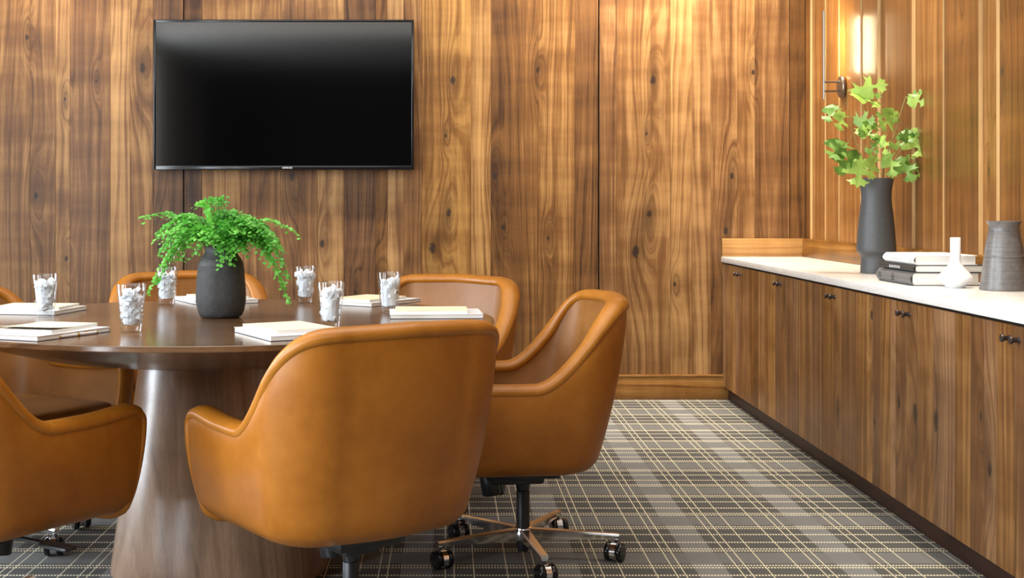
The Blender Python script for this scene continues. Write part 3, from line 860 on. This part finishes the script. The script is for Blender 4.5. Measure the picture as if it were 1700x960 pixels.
# vase with maidenhair fern
def fern_vase():
    x, y = -0.672, 3.85
    v = thing('fern_vase', 'black ribbed stoneware vase standing at the middle of the table', 'vase', (x, y, TABLE_Z))
    prof = smooth_profile([(0.048, 0.0), (0.058, 0.003), (0.067, 0.016), (0.0735, 0.050), (0.0730, 0.085), (0.0700, 0.125), (0.0670, 0.155), (0.062, 0.170), (0.054, 0.182), (0.0475, 0.194), (0.0465, 0.203), (0.0485, 0.210)], 5)
    prof += [(0.0455, 0.210), (0.0435, 0.202), (0.045, 0.19), (0.05, 0.17), (0.05, 0.12)]
    lathe('vase_body', prof, M['ribbed_clay'], v, 72)
    p = thing('maidenhair_fern', 'bright green maidenhair fern spilling from the black table vase', 'plant', (x, y, TABLE_Z + 0.15))
    rnd = random.Random(21)
    def leaflet(bm, P, u, nrm, s):
        s1 = nrm.cross(u).normalized()
        pts = [(0, 0), (.45, .42), (.85, .50), (1.05, .22), (1.0, -.12), (.88, -.46), (.45, -.38)]
        vs = [bm.verts.new(P + u * (a * s) + s1 * (b * s) + nrm * (0.15 * s * abs(b))) for a, b in pts]
        bm.faces.new(vs)
    # azimuth (0 = right, 90 = away), reach, rise, droop
    specs = []
    for k in range(12): specs.append((rnd.uniform(-40, 40), rnd.uniform(.10, .18), rnd.uniform(.06, .12), rnd.uniform(.0, .12)))
    for k in range(11): specs.append((rnd.uniform(140, 220), rnd.uniform(.10, .17), rnd.uniform(.06, .13), rnd.uniform(.0, .11)))
    for k in range(8): specs.append((rnd.uniform(205, 335), rnd.uniform(.06, .11), rnd.uniform(.05, .10), rnd.uniform(.0, .05)))
    for k in range(9): specs.append((rnd.uniform(35, 145), rnd.uniform(.04, .10), rnd.uniform(.07, .13), rnd.uniform(.0, .06)))
    specs += [(176, .200, .125, .02), (180, .190, .09, .20), (172, .16, .08, .16), (100, .03, .155, .0), (200, .04, .145, .0), (2, .195, .12, .06), (-8, .18, .10, .23), (5, .16, .10, .20), (-14, .19, .11, .17), (300, .07, .05, .07)]
    for (az, reach, rise, droop) in specs:
        bm = bmesh.new()
        a = R(az); dirv = Vector((math.cos(a), math.sin(a), 0))
        side = Vector((-dirv.y, dirv.x, 0))
        start = Vector((dirv.x * 0.022, dirv.y * 0.022, 0.0))
        bend = rnd.uniform(-.03, .03)
        def pos(u):
            return start + dirv * (reach * (u ** 1.15)) + side * (bend * u * u) + Vector((0, 0, 0.045 + rise * math.sin(min(1, u * 1.25) * math.pi / 2) - droop * u ** 2.6)) * min(1, u * 4 + 0.001)
        path = [pos(i / 12) for i in range(13)]
        add_tube(bm, path, [0.0010 - 0.0006 * i / 12 for i in range(13)], 4, False)
        st = finish('stem', bm, M['fern_stem'], p)
        bm = bmesh.new()
        for j in range(3, 13):
            P0 = path[j]; tg = (path[min(j + 1, 12)] - path[j - 1]).normalized()
            for s in (-1, 1):
                ln = 0.042 * (1 - 0.62 * j / 12) + 0.008
                bd = (side * s * rnd.uniform(.7, 1.0) + tg * rnd.uniform(.3, .7) + Vector((0, 0, rnd.uniform(-.35, .25)))).normalized()
                m = max(2, int(ln / 0.0098))
                for q in range(m + 1):
                    Pq = P0 + bd * (ln * (q + .3) / (m + .3)) + Vector((0, 0, -0.010 * (q / m) ** 2))
                    for s2 in ((-1, 1) if q < m else (0,)):
                        u = (bd * (0.45 if s2 else 1) + tg * s2 * 0.9 + Vector((rnd.uniform(-.2, .2), rnd.uniform(-.2, .2), rnd.uniform(-.35, .15)))).normalized()
                        nr = (Vector((0, 0, 1)) + Vector((rnd.uniform(-.6, .6), rnd.uniform(-.9, .3), 0)))
                        nr = (nr - u * nr.dot(u)).normalized()
                        leaflet(bm, Pq, u, nr, rnd.uniform(.0085, .0135))
        fo = finish('frond', bm, M['fern_leaf'], p, smooth=False)
fern_vase()

# iced glasses
GL = [(75, 525, 'iced tumbler on the left, in front of the far left notebooks'), (218, 551, 'iced tumbler left of the fern vase, nearest the table front edge'), (277, 506, 'iced tumbler just behind and left of the fern vase'),
      (507, 503, 'smallest looking iced tumbler, at the back, right of the fern vase'), (549, 545, 'iced tumbler beside the cream notepad behind the nearest chair'), (646, 519, 'iced tumbler furthest right, left of the right hand notebook')]
def tumbler(label):
    t = thing('tumbler', label, 'glass', (0, 0, 0), 0, 'iced tumblers on the table')
    H = 0.126; rt, rb = 0.0385, 0.0268
    def r(z): return rb + (rt - rb) * z / H
    prof = [(0.0, 0.001), (rb - 0.004, 0.0), (rb - 0.0005, 0.0008), (rb, 0.002)] + [(r(z), z) for z in (0.02, 0.05, 0.09, H - 0.001)] + [(rt - 0.0006, H), (rt - 0.0016, H), (rt - 0.0022, H - 0.001)]
    prof += [(r(z) - 0.0018, z) for z in (0.09, 0.05, 0.022)] + [(rb - 0.006, 0.0185), (0.0, 0.018)]
    bm = bmesh.new(); add_lathe(bm, [(max(a, 0.0004), b) for a, b in prof], 40)
    bmesh.ops.recalc_face_normals(bm, faces=bm.faces)
    finish('glass_wall', bm, M['glass'], t, sharp=50)
    return t
t0 = None
def ice_mesh(seed):
    rnd = random.Random(seed); bm = bmesh.new()
    H = 0.126
    core = [(0.0215, 0.022), (0.0230, 0.045), (0.0255, 0.070), (0.0255, 0.080), (0.016, 0.088), (0.004, 0.090)]
    n = 14; rings = []
    for (r, z) in core:
        rings.append([bm.verts.new((r * rnd.uniform(.86, 1.04) * math.cos(6.2832 * k / n), r * rnd.uniform(.86, 1.04) * math.sin(6.2832 * k / n), z + rnd.uniform(-.003, .003))) for k in range(n)])
    for A, B in zip(rings, rings[1:]):
        for k in range(n): bm.faces.new((A[k], A[(k + 1) % n], B[(k + 1) % n], B[k]))
    bm.faces.new(rings[-1]); bm.faces.new(list(reversed(rings[0])))
    for k in range(105):
        z = 0.026 + (0.088) * (k / 105) + rnd.uniform(-.003, .003)
        rr = (0.0268 + (0.0385 - 0.0268) * z / H) - 0.0098
        a = rnd.uniform(0, 6.283); q = rr * math.sqrt(rnd.random())
        if z > 0.095: z -= 0.016 * rnd.random()
        m = Matrix.Translation((q * math.cos(a), q * math.sin(a), z)) @ Matrix.Rotation(rnd.uniform(0, 6.28), 4, Vector((rnd.uniform(-1, 1), rnd.uniform(-1, 1), rnd.uniform(-1, 1))).normalized())
        s = rnd.uniform(.0070, .0125)
        r = bmesh.ops.create_cube(bm, size=1.0, matrix=m @ Matrix.Diagonal((s * rnd.uniform(1, 1.6), s * 1.2, s * rnd.uniform(.7, 1.1), 1)))
        for v in r['verts']: v.co += Vector((rnd.uniform(-1, 1), rnd.uniform(-1, 1), rnd.uniform(-1, 1))) * 0.0012
    return bm
for i, (gx, gy, lab) in enumerate(GL):
    x, y = table_pt(gx, gy)
    if t0 is None: t0 = tumbler(lab); g = t0
    else: g = copy_tree(t0); g['label'] = lab
    g.location = (x, y, TABLE_Z); g.rotation_euler.z = i * 0.7
    ice = finish('crushed_ice', ice_mesh(i), M['ice'], smooth=False, loc=(x, y, TABLE_Z))
    tag(ice, 'white ice pieces filling the ' + lab.replace('smallest looking ', ''), 'ice', 'ice in the tumblers', 'stuff')

# notebooks with notepads on top
def pad(name, w, h, th, mat, label, cat, x, y, z, rot, group, back=None, lift=0.0):
    t = thing(name, label, cat, (x, y, z), rot, group)
    z0 = 0.0
    if back:
        box('back_cover', -w / 2, w / 2, -h / 2, h / 2, 0, 0.0016, back, t); z0 = 0.0016
        box('pages', -w / 2 + .002, w / 2 - .002, -h / 2 + .002, h / 2 - .002, z0, th - .0012, M['paper'], t)
        box('front_cover', -w / 2, w / 2, -h / 2, h / 2, th - .0012, th, mat, t, bev=0.0004, seg=1)
    else:
        box('pages', -w / 2 + .001, w / 2 - .001, -h / 2 + .001, h / 2 - .001, 0, th - .0008, M['paper'], t)
        bm = bmesh.new()
        n = 10
        vs = []
        for k in range(n + 1):
            yy = -h / 2 + h * k / n; zz = th - .0008 + lift * max(0, 1 - (k / n) / .6) ** 2
            vs.append([bm.verts.new((sx * w / 2, yy, zz + dz)) for dz in (0, .0008) for sx in (-1, 1)])
        for A, B in zip(vs, vs[1:]):
            bm.faces.new((A[0], B[0], B[1], A[1])); bm.faces.new((A[2], A[3], B[3], B[2])); bm.faces.new((A[0], A[2], B[2], B[0])); bm.faces.new((A[1], B[1], B[3], A[3]))
        bm.faces.new((vs[0][0], vs[0][1], vs[0][3], vs[0][2])); bm.faces.new((vs[-1][0], vs[-1][2], vs[-1][3], vs[-1][1]))
        bmesh.ops.recalc_face_normals(bm, faces=bm.faces)
        finish('cover_sheet', bm, mat, t)
    return t
PADS = [  # centre x, y, facing of the sitter, place
    (-0.400, 3.330, 118, 'in front of the nearest chair', 0.004, 0.012),
    (-0.035, 3.900, 183, 'at the right end of the table', -0.002, 0.0),
    (-0.255, 4.405, 235, 'at the table back, behind the rightmost tumbler', 0.0, 0.0),
    (-0.800, 4.480, -62, 'at the table back, half behind the fern vase', 0.0, 0.0),
    (-1.300, 4.040, -10, 'at the left of the table, behind the left tumbler', 0.0, 0.0),
    (-1.040, 3.325, 66, 'at the left front edge of the table', 0.0, 0.0)]
for i, (x, y, f, where, ox, oy) in enumerate(PADS):
    rot = R(f - 90)
    pad('notebook', 0.215, 0.275, 0.013, M['white_cover'], 'white notebook lying ' + where, 'notebook', x, y, TABLE_Z, rot, 'white notebooks on the table', M['dark_cover'])
    fw = Vector((math.cos(R(f)), math.sin(R(f)), 0))
    q = Vector((x, y, 0)) + fw * (0.02 if i != 1 else 0.012)
    pad('notepad', 0.165, 0.215, 0.009, M['kraft'], 'cream notepad on the white notebook ' + where, 'notepad', q.x, q.y, TABLE_Z + 0.013, rot + R((4, -2, 3, -3, 5, 8)[i]), 'cream notepads on the table', None, 0.007 if i == 5 else 0.0)
def pen():
    a = Vector((*table_pt(62, 570), 0)); b = Vector((*table_pt(192, 553), 0))
    a = Vector((-1.005, 3.185, 0)); b = Vector((-0.895, 3.405, 0))
    t = thing('pen', 'white ballpoint pen with brass fittings beside the left front notebook', 'pen', ((a.x + b.x) / 2 + .012, (a.y + b.y) / 2 - .004, TABLE_Z + 0.0045), math.atan2(b.y - a.y, b.x - a.x))
    Ry = Matrix.Rotation(R(90), 4, 'Y')
    for nm, prof, m in (('barrel', [(0.0030, -0.062), (0.0042, -0.05), (0.0043, 0.062), (0.0036, 0.066)], M['white_cover']), ('tip', [(0.0007, -0.076), (0.0022, -0.068), (0.0031, -0.061)], M['gold']), ('ring', [(0.0044, -0.004), (0.0045, 0.0), (0.0044, 0.004)], M['gold']), ('button', [(0.0022, 0.065), (0.0022, 0.074)], M['gold'])):
        bm = bmesh.new(); add_lathe(bm, prof, 16, Ry); bmesh.ops.recalc_face_normals(bm, faces=bm.faces); finish(nm, bm, m, t)
    box('clip', 0.022, 0.062, -0.001, 0.001, 0.004, 0.0056, M['gold'], t)
pen()

# ------------------------------------------------------------------ things on the worktop
def oak_vase():
    x, y = 1.800, 5.43
    v = thing('tall_vase', 'tall slate grey vase with a waisted neck on the marble worktop', 'vase', (x, y, COUNTER_Z))
    prof = smooth_profile([(0.062, 0.0), (0.0645, 0.002), (0.0635, 0.030), (0.0625, 0.060), (0.0665, 0.075), (0.0775, 0.089), (0.0800, 0.100), (0.0790, 0.120), (0.0755, 0.170), (0.0715, 0.215), (0.0660, 0.262), (0.0615, 0.302), (0.0612, 0.325), (0.0635, 0.355), (0.0690, 0.385), (0.0712, 0.397)], 4)
    prof += [(0.0680, 0.397), (0.060, 0.36), (0.056, 0.32), (0.058, 0.28), (0.064, 0.22)]
    lathe('vase_body', prof, M['slate_clay'], v, 72, sharp=60)
    P = thing('oak_branches', 'leafy green oak branches standing in the tall slate grey vase', 'plant', (x, y, COUNTER_Z + 0.30))
    org = Vector((x, y, COUNTER_Z + 0.30))
    def q(cx, cy, dd): return px(1360 + cx / 4.8, 120 + cy / 4.8, y + dd) - org
    def br(name, pts, r0, r1):
        bm = bmesh.new()
        # smooth
        pts = [Vector(p) for p in pts]
        P2 = []
        A = [pts[0]] + pts + [pts[-1]]
        for i in range(1, len(A) - 2):
            for s in range(6):
                u = s / 6; p0, p1, p2, p3 = A[i - 1], A[i], A[i + 1], A[i + 2]
                P2.append(0.5 * (2 * p1 + (p2 - p0) * u + (2 * p0 - 5 * p1 + 4 * p2 - p3) * u * u + (-p0 + 3 * p1 - 3 * p2 + p3) * u ** 3))
        P2.append(pts[-1])
        add_tube(bm, P2, [r0 + (r1 - r0) * i / (len(P2) - 1) for i in range(len(P2))], 6)
        finish(name, bm, M['stem'], P)
    br('stem', [Vector((0.01, 0, 0)), q(505, 850, 0), q(530, 660, -.02), q(600, 500, -.03), q(640, 360, -.03), q(690, 190, -.02)], .0036, .0018)
    br('stem', [Vector((-0.02, 0.01, 0)), q(440, 850, .02), q(350, 690, .03), q(265, 470, .05), q(225, 260, .06), q(222, 150, .05)], .0018, .0009)
    br('stem', [Vector((-0.01, -0.02, 0)), q(470, 850, -.02), q(450, 700, -.05), q(400, 560, -.06), q(330, 480, -.06)], .0022, .0010)
    br('stem', [Vector((0.02, 0.01, 0)), q(530, 850, .02), q(600, 700, .05), q(660, 600, .06), q(735, 450, .05), q(650, 402, .04)], .0022, .0010)
    rnd = random.Random(5)
    half = [(0, .006), (.10, .02), (.20, .045), (.16, .17), (.13, .25), (.27, .10), (.33, .045), (.40, .06), (.47, .22), (.42, .38), (.53, .29), (.60, .40), (.62, .24), (.60, .08), (.65, .045), (.71, .06), (.80, .20), (.80, .28), (.88, .17), (.94, .17), (.91, .07), (.94, .04), (1.0, 0.0)]
    def leaf(b0, t0_, d0, d1, width=1.0, curl=0.12, flip=0.0):
        A, B = q(*b0, d0), q(*t0_, d1)
        u = B - A; ln = u.length; u.normalize()
        view = Vector((0, -1, 0.25))
        nr = (view - u * view.dot(u)).normalized()
        nr = Matrix.Rotation(flip, 3, u) @ nr
        s = nr.cross(u).normalized()
        bm = bmesh.new()
        for sg in (-1, 1):
            mid = [bm.verts.new((a, 0, 0)) for a in (1.0, .86, .72, .58, .43, .30, .15, 0)]
            out = [bm.verts.new((a, b * sg, 0)) for a, b in half[:-1]]
            f = bm.faces.new(out + mid)
        bmesh.ops.triangulate(bm, faces=bm.faces)
        bmesh.ops.subdivide_edges(bm, edges=[e for e in bm.edges if e.calc_length() > 0.12], cuts=1)
        bmesh.ops.remove_doubles(bm, verts=bm.verts, dist=0.001)
        for v in bm.verts:
            a, b = v.co.x, v.co.y
            z = -curl * (a * a - a) * 1.2 - 0.5 * b * b + 0.16 * abs(b) + 0.03 * math.sin(9 * a + 5 * b)
            v.co = A + u * (a * ln) + s * (b * ln * width) + nr * (z * ln)
        finish('leaf', bm, M['oak_leaf'], P, smooth=True, sharp=80)
    LV = [((225, 140), (555, 95), -.06, -.14, .8, .15, .5), ((225, 150), (495, 300), -.05, -.12, .85, .2, -.7), ((290, 130), (505, 195), -.06, -.1, .6, .1, .9), ((165, 260), (38, 400), .02, -.02, .95, .1, .4), ((205, 310), (140, 465), .0, -.05, 1.0, .1, -.3),
          ((255, 350), (455, 400), .02, -.05, .9, .1, .5), ((275, 450), (470, 530), .0, -.06, .9, .1, -.4), ((235, 560), (75, 690), .02, -.06, 1.15, .1, .3), ((215, 590), (140, 830), .0, -.05, .9, .1, -.4), ((335, 650), (300, 930), -.02, -.10, 1.0, .12, .2), ((335, 650), (160, 745), -.03, -.08, .8, .1, -.5),
          ((690, 200), (855, 250), -.01, -.06, 1.0, .1, .3), ((690, 200), (835, 150), .0, -.03, .7, .1, -.4), ((640, 330), (465, 440), -.02, -.08, 1.0, .1, -.3), ((640, 390), (440, 340), .02, -.03, .7, .1, .4), ((735, 440), (885, 530), .04, -.02, .8, .12, -.3), ((735, 450), (830, 690), .04, -.03, 1.05, .12, .2), ((735, 450), (650, 620), .04, .0, .9, .12, .5),
          ((635, 650), (745, 890), .02, -.05, .85, .12, .2), ((640, 670), (850, 850), .04, .0, .8, .15, -.4), ((640, 680), (770, 680), .03, .0, .6, .12, .4), ((560, 610), (585, 855), -.03, -.08, .75, .12, .3), ((455, 650), (390, 860), -.04, -.09, .8, .12, -.3), ((520, 480), (530, 670), -.05, -.10, .5, .1, .8),
          ((610, 500), (770, 500), .0, .02, .9, .1, .2), ((350, 600), (480, 640), .02, .0, .8, .1, .3), ((410, 680), (350, 830), .04, .03, .9, .1, .3), ((480, 690), (400, 700), .02, .0, 1.0, .1, .6), ((480, 420), (300, 500), .0, -.05, .8, .1, -.2), ((540, 560), (700, 600), -.03, -.05, .7, .1, .5), ((520, 520), (420, 600), -.03, -.08, .9, .1, .2), ((300, 470), (420, 430), -.02, -.06, .9, .1, .6), ((560, 430), (620, 300), -.03, -.06, .7, .1, .2)]
    for a in LV: leaf(*a)
    # bits of small petioles for the outlying leaves
    for (a, b, d) in (((225, 250), (165, 262), .05), ((265, 500), (235, 560), .05), ((300, 575), (400, 600), .03), ((235, 355), (300, 360), .05), ((345, 660), (300, 640), .02)):
        br('twig', [q(*a, d), (q(*a, d) + q(*b, d - .02)) / 2 + Vector((0, 0, .004)), q(*b, d - .02)], .0010, .0008)
oak_vase()

def text_part(name, body, size, mat, parent, loc, rot, sx=1.0):
    cu = bpy.data.curves.new(name, 'FONT'); cu.body = body; cu.size = size; cu.extrude = 0.0002; cu.offset = 0.0002 if size > .009 else 0.0; cu.align_x = 'CENTER'; cu.align_y = 'CENTER'
    o = bpy.data.objects.new(name, cu); C.objects.link(o); o.parent = parent; o.location = loc; o.rotation_euler = rot; o.scale.x = sx
    cu.materials.append(mat)
    return to_mesh(o)
def book(label, x0, y0, w, ln, z, th, cover, group, rot=0.0):
    """spine faces -X, head edge faces the camera (-Y)"""
    t = thing('hardback_book', label, 'book', (x0, y0, z), rot, group)
    ct = 0.0028
    bm = bmesh.new()
    n = 8
    prof = [(w, 0), (0.006, 0)]
    pts_o = [(w, 0.0)] + [(0.012 - 0.014 * math.sin(math.pi * k / n), th * k / n) for k in range(n + 1)] + [(w, th)]
    pts_i = [(w, ct)] + [(0.014 - 0.013 * math.sin(math.pi * k / n), ct + (th - 2 * ct) * k / n) for k in range(n + 1)] + [(w, th - ct)]
    va = [[bm.verts.new((a, y, b)) for a, b in pts_o] for y in (0, ln)]
    vb = [[bm.verts.new((a, y, b)) for a, b in pts_i] for y in (0, ln)]
    k_ = len(pts_o)
    for i in range(k_ - 1):
        bm.faces.new((va[0][i], va[0][i + 1], va[1][i + 1], va[1][i])); bm.faces.new((vb[0][i], vb[1][i], vb[1][i + 1], vb[0][i + 1]))
        for s in (0, 1): bm.faces.new((va[s][i], vb[s][i], vb[s][i + 1], va[s][i + 1]))
    for e in (0, k_ - 1): bm.faces.new((va[0][e], va[1][e], vb[1][e], vb[0][e]))
    bmesh.ops.recalc_face_normals(bm, faces=bm.faces)
    finish('cover', bm, cover, t, sharp=50)
    box('page_block', 0.010, w - 0.005, 0.004, ln - 0.004, ct, th - ct, M['paper'], t)
    return t
BX, BY = 1.628, 4.550
b1 = book('thick grey book at the bottom of the stack', BX, BY, 0.245, 0.36, COUNTER_Z, 0.047, M['book_grey'], None)
b2 = book('black book with pale spine lettering in the middle of the stack', BX + 0.008, BY - 0.008, 0.255, 0.335, COUNTER_Z + 0.047, 0.0265, M['book_black'], None)
b3 = book('white book lying on top of the stack', BX + 0.012, BY + 0.004, 0.225, 0.315, COUNTER_Z + 0.0735, 0.034, M['book_white'], None)
SP = (R(90), 0, R(-90))
text_part('spine_lettering', 'BLACK SITES PAD', 0.0125, M['ink_light'], b2, (-0.0024, 0.185, 0.0132), SP, 1.15)
text_part('spine_lettering', 'The\nWeather\nHouse', 0.0095, M['ink_dark'], b1, (-0.0024, 0.175, 0.024), SP, 1.1)
text_part('spine_lettering', 'New\nYork', 0.013, M['ink_dark'], b1, (-0.0024, 0.315, 0.026), SP, 1.0)
text_part('spine_lettering', 'The Art of the Modern House', 0.0085, M['ink_faint'], b3, (-0.0024, 0.17, 0.017), SP, 1.2)
text_part('spine_lettering', 'I', 0.014, M['ink_dark'], b3, (-0.0024, 0.022, 0.017), SP, 1.4)

def white_vase():
    x, y = 1.752, 4.462
    v = thing('bottle_vase', 'small white bottle vase with a long straight neck in front of the books', 'vase', (x, y, COUNTER_Z))
    prof = [(0.028, 0.0), (0.0305, 0.001), (0.034, 0.006), (0.048, 0.020), (0.0575, 0.029), (0.0598, 0.033), (0.0580, 0.037), (0.048, 0.050), (0.032, 0.068), (0.0215, 0.081), (0.0182, 0.090), (0.0172, 0.100), (0.0172, 0.172), (0.0160, 0.1728), (0.0140, 0.172), (0.0135, 0.10)]
    lathe('vase_body', prof, M['white_glaze'], v, 64, sharp=60)
white_vase()
def pewter_vase():
    x, y = 1.862, 4.330
    v = thing('waisted_vase', 'squat pewter grey ringed vase at the right picture edge of the worktop', 'vase', (x, y, COUNTER_Z))
    prof = smooth_profile([(0.074, 0.0), (0.0768, 0.002), (0.0755, 0.010), (0.0690, 0.060), (0.0625, 0.112), (0.0580, 0.150), (0.0510, 0.185), (0.0478, 0.200), (0.0485, 0.215), (0.0540, 0.2265), (0.0560, 0.231)], 4)
    prof += [(0.0535, 0.231), (0.047, 0.215), (0.046, 0.195), (0.055, 0.12)]
    lathe('vase_body', prof, M['pewter_clay'], v, 72, sharp=60)
    bm = bmesh.new(); add_lathe(bm, [(0.0625, 0.1125), (0.0640, 0.1135), (0.0640, 0.1150), (0.0620, 0.1165)], 72, None, False, False); finish('throwing_ridge', bm, M['pewter_clay'], v)
pewter_vase()
